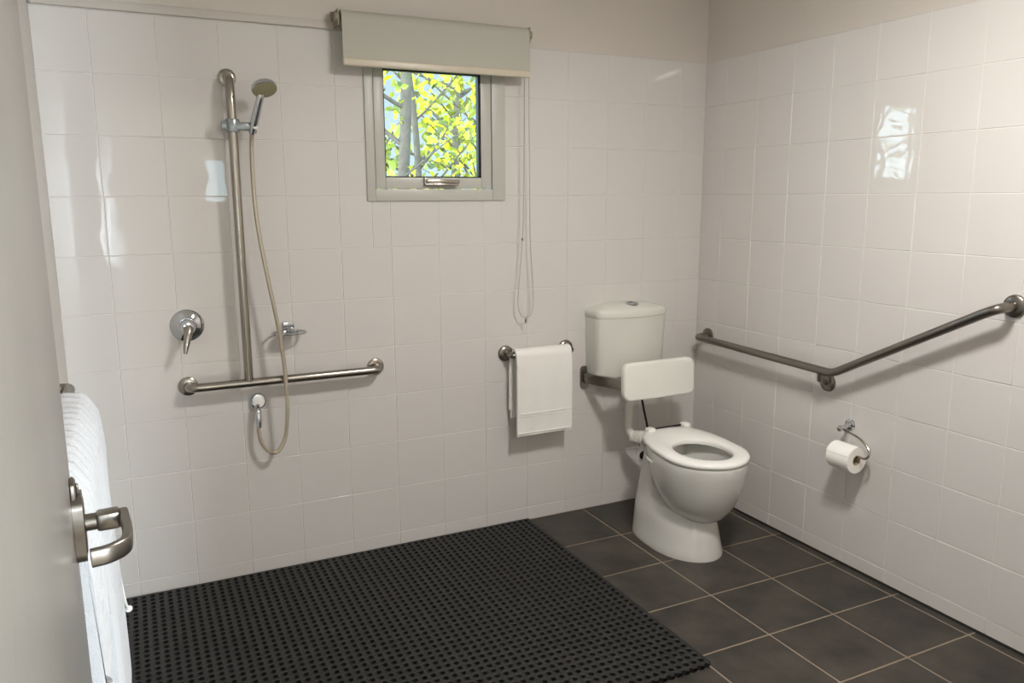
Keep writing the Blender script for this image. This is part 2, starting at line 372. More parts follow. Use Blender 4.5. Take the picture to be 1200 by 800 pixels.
# ------------------------------------------------------------------ rails
def flange(mb, org, axis, r=.036, t=.012):
    mb.lathe([(0, 0), (r, 0), (r + .001, t * .25), (r * .97, t * .75), (r * .82, t), (r * .55, t * 1.15), (0, t * 1.15)], org, axis, 36)
PR = .016
g = empty('shower_grab_rail', (.769, 0, .785), 'stainless steel grab rail with a tall upright pipe in the shower corner', 'grab rail')
m = MB(); m.tube(fillet([(.418, -.004, .780), (.418, -.070, .785), (1.118, -.070, .785), (1.118, -.004, .785)], .045, 10), PR, 20); m.build('bottom_bar', M['steel'], g)
m = MB(); m.tube(fillet([(.622, -.070, .790), (.622, -.070, 1.800), (.622, -.052, 1.862), (.622, -.004, 1.868)], .05, 12), PR, 20); m.build('upright', M['steel'], g)
for p in ((.418, 0, .780), (1.118, 0, .785), (.622, 0, 1.868)):
    m = MB(); flange(m, p, (0, -1, 0), .030 if p[2] > 1 else .034); m.build('flange', M['steel'], g)
m = MB(); m.lathe([(.0165, -.022), (.023, -.022), (.024, -.018), (.024, .018), (.023, .022), (.0165, .022)], (.622, -.070, 1.700), (0, 0, 1), 28)
m.box((.585, -.082, 1.686), (.622, -.060, 1.716), bev=.005); m.box((.622, -.090, 1.684), (.690, -.066, 1.712), bev=.006)
m.lathe([(0, 0), (.012, 0), (.014, .006), (.014, .030), (.012, .036), (0, .036)], (.688, -.078, 1.676), (0, 0, 1), 24)
m.build('slider_bracket', M['plasticg'], g)
m = MB(); m.lathe([(0, 0), (.009, 0), (.010, .004), (.009, .012), (0, .013)], (.694, -.090, 1.697), (0, -1, 0), 20); m.build('clamp_knob', M['chrome'], g)

hs = empty('hand_shower', (.688, -.08, 1.69), 'chrome hand shower with a round head on a long flexible hose', 'hand shower')
hd = Vector((.055, -.100, .115)); base = Vector((.686, -.080, 1.682)); hax = (Vector((.713, -.142, 1.803)) - base)
m = MB(); pts = [base + hax * t for t in (-.06, .1, .25, .5, .75, .92, 1.0)]; m.tube(pts, [.010, .0135, .0145, .0145, .013, .013, .010], 20); m.build('handle', M['chrome'], hs)
hc_ = Vector((.722, -.156, 1.822)); nrm = Vector((.08, -.52, -.85)).normalized()
m = MB(); m.lathe([(0, -.020), (.018, -.019), (.034, -.012), (.042, -.003), (.0435, .004), (.042, .009), (.040, .010)], hc_, nrm, 40); m.build('shower_head', M['chrome'], hs)
m = MB(); m.lathe([(0, .0115), (.036, .0115), (.0405, .0105), (.041, .008)], hc_, nrm, 40)
u_ = nrm.cross(Vector((1, 0, 0))).normalized(); w_ = nrm.cross(u_)
for rr, k in ((.012, 6), (.022, 12), (.032, 18)):
    for i in range(k):
        a = 2 * PI * i / k; q = hc_ + nrm * .0115 + (u_ * math.cos(a) + w_ * math.sin(a)) * rr
        m.lathe([(.0016, 0), (.0013, .0015), (0, .0015)], q, nrm, 8)
m.build('spray_face', M['olive'], hs)
m = MB()
hp = [(.686, -.080, 1.682), (.682, -.076, 1.640), (.678, -.080, 1.54), (.682, -.090, 1.37), (.704, -.100, 1.18), (.730, -.105, 1.0), (.744, -.106, .86), (.748, -.104, .77), (.748, -.096, .66), (.738, -.080, .565), (.712, -.070, .512), (.682, -.062, .508), (.656, -.055, .545), (.648, -.050, .590), (.650, -.048, .622)]
cp = catmull(hp, 14); m.tube(cp, .0072, 12, cap=True)
acc = 0
for i in range(1, len(cp)):
    t = (cp[i] - cp[i - 1]).normalized(); m.lathe([(.0070, -.0016), (.0080, 0), (.0070, .0016)], cp[i], t, 12)
m.build('hose', M['hose'], hs)

o = empty('hose_outlet', (.657, 0, .70), 'small round chrome hose outlet below the shower grab rail', 'tap')
m = MB(); m.lathe([(0, 0), (.030, 0), (.031, .004), (.030, .014), (.027, .022), (.020, .0245), (0, .025)], (.657, 0, .698), (0, -1, 0), 36); m.build('wall_plate', M['chrome'], o)
m = MB(); m.lathe([(0, .0275), (.018, .027), (.0225, .0245), (.023, .020)], (.657, 0, .698), (0, -1, 0), 32); m.build('face_cap', M['seat'], o)
m = MB(); m.tube([(.653, -.014, .690), (.651, -.032, .672), (.650, -.044, .655), (.650, -.048, .632), (.650, -.048, .606)], [.010, .012, .012, .0115, .0095], 16); m.build('elbow', M['chrome'], o)

o = empty('shower_mixer', (.430, 0, 1.003), 'round chrome mixer tap with a lever pointing down on the shower wall', 'tap')
m = MB(); m.lathe([(0, 0), (.057, 0), (.058, .003), (.054, .008), (.040, .014), (.030, .018), (.028, .020), (0, .020)], (.430, 0, 1.003), (0, -1, 0), 48); m.build('cover_plate', M['chrome'], o)
m = MB(); m.lathe([(.027, .018), (.027, .040), (.025, .056), (.018, .066), (0, .070)], (.430, 0, 1.003), (0, -1, 0), 32); m.build('cartridge_dome', M['chrome'], o)
m = MB(); m.tube([(.432, -.050, 1.008), (.430, -.064, .995), (.424, -.074, .968), (.416, -.082, .935), (.412, -.086, .915)], [.016, .017, .013, .0095, .006], 18); m.build('lever', M['steel'], o)

o = empty('soap_dish', (.79, 0, .95), 'small chrome soap dish ring on the wall beside the shower hose', 'soap dish')
m = MB(); m.box((.764, -.014, .966), (.806, 0, .994), bev=.004); m.build('wall_plate', M['chrome'], o)
m = MB(); R1 = []
ring = [((.778) + .062 * math.cos(a), -.056 + .042 * math.sin(a), .958) for a in [2 * PI * i / 40 for i in range(41)]]
m.tube(ring, .0045, 10, cap=False); m.lathe([(0, -.004), (.030, -.003), (.040, .0), (.0405, .002), (0, -.001)], (.778, -.056, .954), (0, 0, 1), 32)
m.build('dish', M['chrome'], o)
m = MB(); m.tube([(.785, -.01, .972), (.785, -.022, .962), (.785, -.03, .956)], .008, 12); m.build('arm', M['chrome'], o)

# short towel rail and hand towel
o = empty('towel_rail', (1.846, 0, .787), 'short steel towel rail with round flanges left of the cistern', 'towel rail')
m = MB(); m.tube(fillet([(1.697, -.006, .787), (1.697, -.068, .787), (1.995, -.068, .787), (1.995, -.006, .787)], .020, 8), .0125, 18); m.build('bar', M['steeld'], o)
for x in (1.697, 1.995):
    m = MB(); flange(m, (x, 0, .787), (0, -1, 0), .034, .016); m.build('flange', M['steeld'], o)

def cloth(name, xs, prof, thick, fold, mats, parent=None, seed=1, amp=.002, axis='x', base=None):
    """sheet hung over a bar. prof = list of (d, z): d = offset across the bar. axis = bar direction"""
    rnd = random.Random(seed); ph = [rnd.uniform(0, 6.28) for _ in range(8)]
    n = len(prof); V = []; nrm = []
    for i in range(n):
        a = Vector(prof[max(i - 1, 0)]); b = Vector(prof[min(i + 1, n - 1)]); t = (b - a).normalized(); nrm.append(Vector((t.y, -t.x)))
    def pt(x, i, side):
        d, z = prof[i]; hang = min(1, max(0, (prof[n // 2][1] - z) / .2))
        w = amp * hang * (math.sin(x * 37 + ph[0] + z * 5) + .6 * math.sin(x * 71 + ph[1] - z * 9) + .5 * math.sin(z * 43 + x * 11 + ph[2]))
        q = nrm[i] * (side * thick / 2 + w)
        dd, zz = d + q.x, z + q.y
        return (x, dd, zz) if axis == 'x' else (dd, x, zz)
    mb = MB(); A = [[pt(x, i, 1) for i in range(n)] for x in xs]; B = [[pt(x, i, -1) for i in range(n)] for x in xs]
    ringed = [a + b[::-1] for a, b in zip(A, B)]
    mb.loft(ringed, capa=True, capb=True)
    return mb
def dens(P, step=.012):
    out = [P[0]]
    for a, b in zip(P, P[1:]):
        L = math.hypot(b[0] - a[0], b[1] - a[1]); k = max(1, int(L / step))
        for i in range(1, k + 1): out.append((a[0] + (b[0] - a[0]) * i / k, a[1] + (b[1] - a[1]) * i / k))
    return out
# hand towel: folded lengthwise, so it hangs as a thick two-ply strip
xs = [1.706 + .268 * i / 40 for i in range(41)]
prof = dens([(-.034, .505), (-.036, .60), (-.040, .72), (-.046, .785), (-.054, .803), (-.068, .811), (-.082, .806), (-.092, .790), (-.097, .74), (-.099, .65), (-.098, .55), (-.097, .436)])
m = cloth('hand_towel', xs, prof, .011, 0, None, seed=3, amp=.0012)
prof2 = dens([(-.030, .540), (-.031, .60), (-.034, .72), (-.040, .780), (-.052, .796)])
m2 = cloth('x', [x - .006 for x in xs[:-2]], prof2, .007, 0, None, seed=4, amp=.001); m.add(m2.v, m2.f)
ht = m.build('hand_towel', M['towel'], loc=(1.84, -.07, .44), angle=60)
tag(ht, 'small white hand towel folded over the short rail beside the cistern', 'towel')
m = MB()
for z, tck in ((.533, .004), (.522, .002), (.448, .003)):
    m.box((1.722 if z > .5 else 1.708, -.1065, z - tck), (1.968, -.1025, z + tck), bev=.0018)
m.build('woven_band', M['towel'], ht)

# left wall rail and bath towels
o = empty('bath_towel_rail', (.08, -1.3, 1.0), 'steel towel rail on the left wall, mostly hidden by the bath towel and door', 'towel rail')
m = MB(); m.tube(fillet([(XL + .004, -.94, 1.012), (.108, -.94, 1.012), (.108, -1.84, 1.012), (XL + .004, -1.84, 1.012)], .02, 8), .0125, 16); m.build('bar', M['steeld'], o)
for y in (-.94, -1.84):
    m = MB(); flange(m, (XL, y, 1.012), (1, 0, 0), .032, .014); m.build('flange', M['steeld'], o)

def bath_towel(y0, y1, front, back, seed, botf, thick):
    ys = [y0 + (y1 - y0) * i / 60 for i in range(61)]
    rnd = random.Random(seed); ph = [rnd.uniform(0, 6.28) for _ in range(6)]
    mb = MB(); rings = []
    for y in ys:
        zb = botf(y)
        P = dens([(back, .62), (back + .004, .8), (back + .012, .95), (back + .026, 1.004), (.108, 1.021), (front - .030, 1.016), (front - .010, .982), (front, .90), (front + .001, .7), (front - .001, zb)], .02)
        n = len(P); ring1 = []; ring2 = []
        # keep the count of profile points constant
        P = [P[int(round(k * (n - 1) / 69))] for k in range(70)]
        for i in range(70):
            a = Vector(P[max(i - 1, 0)]); b = Vector(P[min(i + 1, 69)]); t = (b - a)
            t = t.normalized() if t.length > 1e-6 else Vector((0, 1)); nn = Vector((t.y, -t.x)); d, z = P[i]
            hang = min(1, max(0, (1.0 - z) / .25)); rib = .005 * math.sin(y * 2 * PI / .046) * (1 - .85 * hang)
            wv = hang * (.007 * math.sin(y * 19 + ph[0] + z * 4) + .004 * math.sin(y * 33 + ph[1] - z * 3)) + rib
            ring1.append((d - nn.x * (thick / 2) + wv * (-nn.x), y, z - nn.y * thick / 2 - nn.y * wv)); ring2.append((d + nn.x * thick / 2 - nn.x * wv * .8, y, z + nn.y * thick / 2 - nn.y * wv * .8))
        rings.append(ring1 + ring2[::-1])
    mb.loft(rings, capa=True, capb=True); return mb
m = bath_towel(-1.615, -1.07, .168, .066, 5, lambda y: .31 + .14 * max(0, (y + 1.36) / .29) + .015 * math.sin(y * 26), .020)
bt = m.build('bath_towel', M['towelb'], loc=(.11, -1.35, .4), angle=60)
tag(bt, 'white bath towel hanging lowest on the left wall rail behind the door handle', 'towel')
m = bath_towel(-1.80, -1.635, .167, .062, 9, lambda y: .66 + .5 * max(0, -1.66 - y), .018)
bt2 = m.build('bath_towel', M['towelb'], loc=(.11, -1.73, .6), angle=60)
tag(bt2, 'shorter white bath towel nearest the door edge on the left wall rail', 'towel')
m = MB(); m.tube(catmull([(.176, -1.075, .62), (.180, -1.05, .54), (.184, -1.02, .48), (.188, -1.00, .455)], 6), [.003] * 13 + [.003] * 5 + [.009], 10)
m.build('loose_corner', M['towel'], bt)

# ------------------------------------------------------------------ door_1 (open, seen along its face)
fe = Vector((.1635, -1.88, 0)); hg = Vector((.2080, -2.790, 0)); dd = (fe - hg); W = dd.length; ang = math.atan2(dd.y, dd.x)
dr = empty('door_1', (hg.x, hg.y, 0), 'cream glossy door standing open at the left edge', None, None, 'structure')
dr.rotation_euler = (0, 0, ang)
def dobj(mb, name, ms):
    o = mb.build(name, ms); o.parent = dr; return o
# local: x along the door from hinge to free edge, y- = room side
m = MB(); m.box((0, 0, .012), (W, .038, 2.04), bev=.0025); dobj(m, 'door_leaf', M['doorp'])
hx = W - .062
m = MB(); m.box((hx - .028, -.014, 1.000), (hx + .028, .001, 1.085), bev=.0135, seg=4); m.box((hx - .020, -.007, 1.070), (hx + .020, .001, 1.104), bev=.005)
m.lathe([(.006, 0), (.0075, .001), (.006, .003), (.003, .001), (0, .001)], (hx, -.007, 1.092), (0, -1, 0), 16)
dobj(m, 'handle_plate', M['steeld'])
m = MB(); m.tube([(hx, -.012, 1.045), (hx, -.030, 1.045)], .011, 20); m.box((hx - .014, -.054, 1.034), (hx + .012, -.026, 1.057), bev=.004)
P = fillet([(hx + .004, -.058, 1.045), (hx - .060, -.060, 1.045), (hx - .100, -.056, 1.045), (hx - .116, -.036, 1.045), (hx - .118, -.018, 1.045)], .03, 8)
rings = []
for i, q in enumerate(P):
    t = (P[min(i + 1, len(P) - 1)] - P[max(i - 1, 0)]).normalized(); s_ = Vector((t.y, -t.x, 0)); hw_ = .006; hh = .011
    ring = []
    for k in range(16):
        a = 2 * PI * k / 16; ca, sa = math.cos(a), math.sin(a)
        ring.append(q + s_ * hw_ * (abs(ca) ** .5) * (1 if ca >= 0 else -1) + Vector((0, 0, hh * (abs(sa) ** .5) * (1 if sa >= 0 else -1))))
    rings.append(ring)
m.loft(rings, capa=True, capb=True); dobj(m, 'lever_handle', M['steeld'])

# ------------------------------------------------------------------ toilet
TX = 2.292
tl = empty('toilet', (TX, -.45, 0), 'white toilet with open seat and wall cistern in the far corner', 'toilet')
TH_ = -.05; piv = Vector((TX, -.45, 0)); RT = Matrix.Rotation(TH_, 3, 'Z')
def tr(x, y, z): v = RT @ Vector((x, y + .45, 0)); return (BX + v.x, -.45 + v.y, z)
BX = TX
def setrot(a, bx):
    global RT, BX
    RT = Matrix.Rotation(a, 3, 'Z'); BX = bx
def oval(hw, yf, yb, z, nb=2.6, n=64, ymid=None, back=1.0):
    """egg-shaped ring: front half ellipse, rear half squarer"""
    ym = ymid if ymid is not None else (yf + yb) / 2; P = []
    for i in range(n):
        a = 2 * PI * i / n; c, s_ = math.cos(a), math.sin(a)
        if s_ <= 0: x = hw * c; y = ym + (ym - yf) * s_
        else:
            e = 2 / nb; x = hw * (abs(c) ** e) * (1 if c >= 0 else -1); y = ym + (yb - ym) * (abs(s_) ** e)
            x *= 1 - (1 - back) * (s_ ** 1.5)
        P.append(tr(x, y, z))
    return P
m = MB(); setrot(-.11, 2.312)
# bowl
bowl = [(.055, -.66, -.46, .150), (.085, -.695, -.42, .158), (.112, -.722, -.38, .180), (.132, -.745, -.345, .212), (.150, -.765, -.315, .250), (.162, -.781, -.29, .290), (.170, -.792, -.27, .33), (.175, -.799, -.25, .37), (.177, -.803, -.24, .400), (.174, -.800, -.243, .413), (.166, -.792, -.25, .417)]
inner = [(.135, -.765, -.36, .417), (.128, -.758, -.37, .405), (.122, -.75, -.40, .36), (.108, -.72, -.43, .30), (.085, -.67, -.45, .245), (.060, -.62, -.47, .215), (.03, -.58, -.49, .205)]
m.loft([oval(h_, a, b, z, 2.2, ymid=-.60 if i > 2 else -.57, back=.80) for i, (h_, a, b, z) in enumerate(bowl)] + [oval(h_, a, b, z, 2.0, ymid=-.60 if i < 4 else -.55) for i, (h_, a, b, z) in enumerate(inner)], capa=True, capb=True)
# pedestal / skirt
setrot(-.03, 2.287)
ped = [(.148, -.708, -.250, .0, -.50), (.149, -.708, -.250, .012, -.50), (.143, -.702, -.247, .03, -.50), (.135, -.694, -.245, .08, -.49), (.126, -.685, -.248, .13, -.47), (.115, -.660, -.258, .182, -.44), (.110, -.44, -.262, .198, -.42), (.102, -.42, -.272, .25, -.40), (.095, -.42, -.282, .31, -.40), (.090, -.42, -.288, .37, -.40), (.088, -.42, -.290, .398, -.40), (.080, -.40, -.295, .405, -.38)]
m.loft([oval(h_, a, b, z, 2.9, ymid=ym_) for h_, a, b, z, ym_ in ped], capa=True, capb=True)
m.lathe([(.026, -.02), (.030, 0), (.030, .022), (.026, .026), (0, .026)], tr(0, -.262, .372), RT @ Vector((0, 1, 0)), 24)
setrot(-.11, 2.312)
# fixing slot on the side
m.tube([tr(-.170, -.505, .372), tr(-.168, -.47, .374), tr(-.161, -.44, .376)], [.004, .0065, .004], 10)
m.build('pan', M['porc'], tl, angle=45)
m = MB(); m.add(oval(.075, -.655, -.455, .238, 2.0, ymid=-.55), [tuple(range(64))]); m.build('water', M['water'], tl)
# seat ring
setrot(-.15, 2.320)
def seat_ring(hw, yf, yb, z, back): return oval(hw - .003, yf + .008, yb + .030, z, 3.4, ymid=-.615, back=back + .12)
def hole(hw, yf, yb, z): return oval(hw, yf, yb, z, 2.0, ymid=-.605)
m = MB()
rings = [seat_ring(.176, -.806, -.308, .418, .72), seat_ring(.180, -.811, -.303, .423, .72), seat_ring(.181, -.812, -.302, .430, .72), seat_ring(.178, -.809, -.305, .437, .72), seat_ring(.168, -.799, -.312, .4415, .72),
         seat_ring(.140, -.77, -.345, .443, .74), hole(.120, -.752, -.455, .442), hole(.113, -.745, -.462, .438), hole(.110, -.742, -.465, .430), hole(.112, -.744, -.463, .419)]
m.loft(rings + [rings[0]]); m.build('seat', M['seat'], tl, angle=50)
for s_ in (-1, 1):
    m = MB(); c0 = Vector((2.354 + s_ * .095, -.298, 0))
    m.box((c0.x - .017, c0.y - .020, .412), (c0.x + .017, c0.y + .018, .455), bev=.005, seg=3); m.build('hinge', M['seat'], tl)
m = MB(); m.tube([(2.27, -.286, .442), (2.44, -.286, .442)], .005, 10); m.build('hinge_pin', M['rubberb'], tl)
# cistern tank: bowed front
def plan(hw, yf, yb, z, bow, n=17, r=.03):
    P = []
    for i in range(n):
        t = -1 + 2 * i / (n - 1); P.append((TX - .006 + hw * t, yf - bow * (1 - t * t), z))
    # rounded corners into the sides
    L = [(TX - .006 - hw - .010, yf + .012, z), (TX - .006 - hw - .014, yf + .035, z), (TX - .006 - hw - .015, yb, z)]
    Rr = [(TX - .006 + hw + .015, yb, z), (TX - .006 + hw + .014, yf + .035, z), (TX - .006 + hw + .010, yf + .012, z)]
    return L[::-1] + P + Rr[::-1]
m = MB(); hwc = .170
m.loft([plan(hwc - .022, -.090, 0, .640, .022), plan(hwc - .008, -.100, 0, .646, .028), plan(hwc - .004, -.104, 0, .665, .031), plan(hwc, -.108, 0, .78, .034), plan(hwc + .003, -.113, 0, .922, .036)], capa=True, capb=True)
m.build('cistern', M['cist'], tl, angle=50)
m = MB()
m.loft([plan(hwc + .000, -.110, 0, .920, .036), plan(hwc + .005, -.115, 0, .924, .037), plan(hwc + .006, -.116, 0, .942, .037), plan(hwc + .003, -.113, 0, .954, .036), plan(hwc - .010, -.100, 0, .962, .034), plan(hwc - .06, -.075, 0, .974, .026), plan(hwc - .12, -.05, 0, .979, .015)], capa=True, capb=True)
m.build('cistern_lid', M['cist'], tl, angle=50)
m = MB(); m.lathe([(.030, 0), (.030, .007), (.025, .010), (.021, .006), (0, .006)], (TX + .0, -.085, .974), (0, 0, 1), 32); m.box((TX - .001, -.105, .979), (TX + .001, -.065, .982)); m.build('flush_button', M['chrome'], tl)
m = MB(); fpx = 2.268
m.tube(fillet([(fpx, -.115, .65), (fpx, -.115, .372), (tr(0, -.29, .372)[0], -.29, .372)], .05, 10), .018, 20); m.build('flush_pipe', M['rubberw'], tl)
m = MB(); a_ = Vector((fpx + .004, -.150, .372)); ax_ = Vector(tr(0, -.27, .372)) - a_
m.lathe([(.019, -.01), (.028, -.006), (.029, .006), (.026, .009), (.031, .013), (.032, .026), (.029, .029), (.034, .034), (.035, .048), (.031, .052), (.037, .057), (.037, .140)], a_, ax_, 28); m.build('rubber_cone', M['rubberw'], tl)

o = empty('water_valve', (2.41, 0, .20), 'dark stop valve and thin black hose behind the toilet pan', 'valve')
m = MB(); m.tube([(2.435, -.0, .215), (2.435, -.05, .215)], .011, 14); m.lathe([(0, 0), (.020, 0), (.020, .008), (0, .008)], (2.435, 0, .215), (0, -1, 0), 20)
m.lathe([(0, -.02), (.013, -.02), (.015, -.01), (.015, .015), (.010, .02), (0, .02)], (2.437, -.055, .215), (0, 0, 1), 16); m.build('valve_body', M['rubberb'], o)
m = MB(); m.lathe([(0, 0), (.016, 0), (.018, .006), (.016, .012), (0, .013)], (2.437, -.07, .212), (0, -1, 0), 12); m.build('valve_knob', M['rubberb'], o)
m = MB(); m.tube(catmull([(2.345, -.09, .64), (2.355, -.085, .56), (2.378, -.08, .47), (2.404, -.076, .38), (2.418, -.07, .30), (2.424, -.062, .25), (2.437, -.056, .228)], 8), .0052, 10); m.build('hose', M['rubberb'], o)

# ------------------------------------------------------------------ backrest
o = empty('padded_backrest', (TX, -.25, .66), 'white padded toilet backrest on a flat steel bracket in front of the cistern', 'backrest')
PY = -.275
bm = bmesh.new(); bmesh.ops.create_cube(bm, size=1)
for v in bm.verts: v.co = Vector((v.co.x * .374, v.co.y * .034, v.co.z * .166))
ve = [e for e in bm.edges if abs((e.verts[0].co - e.verts[1].co).y) > .01]
bmesh.ops.bevel(bm, geom=ve, offset=.034, segments=6, profile=.5, affect='EDGES')
fe_ = [e for e in bm.edges if abs((e.verts[0].co - e.verts[1].co).y) < .001 and len(e.link_faces) == 2 and e.calc_face_angle() > 1.0]
bmesh.ops.bevel(bm, geom=fe_, offset=.010, segments=4, profile=.5, affect='EDGES')
m = MB(); RX = Matrix.Rotation(math.radians(-3), 3, 'X'); m.bm(bm, lambda p: RX @ p + Vector((2.310, PY, .666))); m.build('pad', M['pad'], o, angle=50)
for s_ in (-1, 1):
    x = 2.289 + s_ * .195; xe = 2.316 + s_ * .150
    m = MB()
    P = fillet([(x, -.006, .640), (x, -.040, .641), (x - s_ * .050, -.256, .650)], .02, 8)
    rings = []
    for i, q in enumerate(P):
        t = (P[min(i + 1, len(P) - 1)] - P[max(i - 1, 0)]).normalized(); sd = Vector((t.y, -t.x, 0)).normalized()
        rings.append([q + sd * .009 + Vector((0, 0, .022)), q + sd * .011 + Vector((0, 0, .016)), q + sd * .011 + Vector((0, 0, -.016)), q + sd * .009 + Vector((0, 0, -.022)),
                      q - sd * .009 + Vector((0, 0, -.022)), q - sd * .011 + Vector((0, 0, -.016)), q - sd * .011 + Vector((0, 0, .016)), q - sd * .009 + Vector((0, 0, .022))])
    m.loft(rings, capa=True, capb=True); m.build('bracket_arm', M['steeld'], o)
    m = MB(); bmf = bmesh.new(); bmesh.ops.create_cube(bmf, size=1)
    for v in bmf.verts: v.co = Vector((v.co.x * .040, v.co.y * .012, v.co.z * .108))
    bmesh.ops.bevel(bmf, geom=[e for e in bmf.edges if abs((e.verts[0].co - e.verts[1].co).y) > .01], offset=.0195, segments=6, profile=.5, affect='EDGES')
    m.bm(bmf, lambda p: p + Vector((x, -.006, .640))); m.build('wall_flange', M['steeld'], o)

# ------------------------------------------------------------------ right wall grab rail
o = empty('grab_rail', (XR, -.8, .79), 'long bent steel grab rail climbing along the right wall', 'grab rail')
RXP = XR - .074
m = MB(); m.tube(fillet([(XR - .004, -.090, .795), (RXP, -.090, .795), (RXP, -.905, .780), (RXP, -1.478, 1.088), (RXP, -1.522, 1.108), (XR - .004, -1.528, 1.112)], .030, 8), PR, 20); m.build('bar', M['steeld'], o)
m = MB(); m.tube([(RXP, -.845, .776), (RXP + .004, -.842, .742), (XR - .020, -.825, .722), (XR - .004, -.825, .720)], .011, 14); m.build('support_leg', M['steeld'], o)
for y, z in ((-.090, .795), (-.825, .720), (-1.528, 1.112)):
    m = MB(); flange(m, (XR, y, z), (-1, 0, 0), .036, .014); m.build('flange', M['steeld'], o)

# ------------------------------------------------------------------ toilet roll holder and roll
o = empty('toilet_roll_holder', (XR, -.945, .575), 'curved steel wire toilet roll holder on the right wall', 'toilet roll holder')
m = MB(); flange(m, (XR, -.945, .577), (-1, 0, 0), .022, .008); m.tube([(XR - .004, -.945, .577), (XR - .055, -.948, .570)], .0085, 16); m.lathe([(0, 0), (.011, 0), (.0125, .004), (.0125, .010), (.010, .014), (0, .014)], (XR - .052, -.948, .570), (-1, 0, -.1), 18)
m.build('wall_mount', M['chrome'], o)
RC = Vector((XR - .072, 0, .480))
m = MB(); m.tube(catmull([(XR - .050, -.950, .568), (XR - .052, -.985, .562), (XR - .054, -1.040, .550), (XR - .058, -1.078, .528), (XR - .063, -1.090, .505), (XR - .069, -1.078, .488), (RC.x, -1.050, .488), (RC.x, -1.0, .4885), (RC.x, -.925, .4885)], 8), .0046, 10)
m.build('wire_arm', M['steel'], o)
m = MB(); RY0, RY1 = -1.048, -.945
m.lathe([(.020, 0), (.0495, 0), (.051, .002), (.051, .101), (.0495, .103), (.020, .103), (.020, 0)], (RC.x - .002, RY0, RC.z - .008), (0, 1, 0), 48)
# loose sheet end at the back top
rr_ = .051
sh = [(math.cos(a) * (rr_ + .0006 + .002 * i / 8), math.sin(a) * (rr_ + .0006 + .002 * i / 8)) for i, a in enumerate([math.radians(60 + 12 * i) for i in range(9)])]
m.loft([[(RC.x - .002 + cx_, RY0, RC.z - .008 + cz_), (RC.x - .002 + cx_, RY0 + .103, RC.z - .008 + cz_)] for cx_, cz_ in sh], closed=False)
rl = m.build('toilet_roll', M['paper'], loc=(RC.x, -1.0, .42)); tag(rl, 'white toilet paper roll on the wire holder on the right wall', 'toilet roll')
m = MB(); m.lathe([(.0195, .001), (.0195, .102), (.0185, .102), (.0185, .001), (.0195, .001)], (RC.x - .002, RY0, RC.z - .008), (0, 1, 0), 32); m.build('core', M['card'], rl)

# ------------------------------------------------------------------ rubber mat: real lattice of round holes
PX, PY_ = .0291, .0297; HX, HYy = 1.780, -1.2545; nx, ny = 59, 42; R0 = .0086; NH = 12
m = MB(); zt, zb = .0155, .0
xmin = HX - (nx - 1) * PX - PX / 2; ymax = HYy + (ny - 1) * PY_ + PY_ / 2; xmax = HX + PX / 2; ymin = HYy - PY_ / 2
for i in range(nx):
    for j in range(ny):
        cx_, cy_ = HX - i * PX, HYy + j * PY_; V = []; F = []
        for k in range(NH):
            a = 2 * PI * k / NH + PI / 4; ca, sa = math.cos(a), math.sin(a); q = max(abs(ca), abs(sa))
            V.append((cx_ + ca / q * PX / 2, cy_ + sa / q * PY_ / 2, zt - .0012))
        for k in range(NH):
            a = 2 * PI * k / NH + PI / 4; ca, sa = math.cos(a), math.sin(a); V.append((cx_ + ca * (R0 + .0022), cy_ + sa * (R0 + .0022), zt))
        for k in range(NH):
            a = 2 * PI * k / NH + PI / 4; ca, sa = math.cos(a), math.sin(a); V.append((cx_ + ca * R0, cy_ + sa * R0, zt - .0012))
        for k in range(NH):
            a = 2 * PI * k / NH + PI / 4; ca, sa = math.cos(a), math.sin(a); V.append((cx_ + ca * R0, cy_ + sa * R0, zb))
        for lvl in range(3):
            for k in range(NH):
                k2 = (k + 1) % NH; F.append((lvl * NH + k, lvl * NH + k2, (lvl + 1) * NH + k2, (lvl + 1) * NH + k))
        m.add(V, F)
# borders
m.box((xmax, ymin - .006, zb), (xmax + .008, ymax + .006, zt - .0008), bev=.0015); m.box((xmin - .008, ymin - .006, zb), (xmin, ymax + .006, zt - .0008), bev=.0015)
m.box((xmin, ymax, zb), (xmax, ymax + .006, zt - .0008), bev=.001)
# scalloped front: row of half rings
for i in range(nx):
    cx_, cy_ = HX - i * PX, HYy - PY_; ro = .0135; V = []; F = []
    ks = [PI * k / 8 for k in range(9)]
    V += [(cx_ + math.cos(a) * PX / 2 / max(abs(math.cos(a)), abs(math.sin(a))), cy_ + math.sin(a) / max(abs(math.cos(a)), abs(math.sin(a))) * PY_ / 2, zt - .0012) for a in ks]
    V += [(cx_ + math.cos(a) * R0, cy_ + math.sin(a) * R0, zt - .0008) for a in ks]
    V += [(cx_ + math.cos(a) * R0, cy_ + math.sin(a) * R0, zb) for a in ks]
    for l in range(2):
        for k in range(8): F.append((l * 9 + k, l * 9 + k + 1, (l + 1) * 9 + k + 1, (l + 1) * 9 + k))
    m.add(V, F)
m.box((xmin, ymin - .0, zb), (xmax, ymin + .002, zt - .0025))
rm = m.build('rubber_mat', M['mat'], loc=(.95, -.65, .0), smooth=False)
tag(rm, 'large black perforated rubber mat covering the shower floor', 'mat')

# ------------------------------------------------------------------ ceiling light
LX, LY = 1.64, -1.80
o = empty('ceiling_light', (LX, LY, H), 'round ceiling light above the middle of the room', 'ceiling light')
m = MB(); m.lathe([(0, 0), (.165, 0), (.168, .020), (.162, .054), (.146, .060), (.142, .056), (0, .054)], (LX, LY, H), (0, 0, -1), 48); m.build('base', M['trimw'], o)
m = MB(); m.lathe([(.142, .058), (.134, .074), (.100, .087), (.05, .092), (0, .093)], (LX, LY, H), (0, 0, -1), 48); m.build('diffuser', M['lamp'], o)

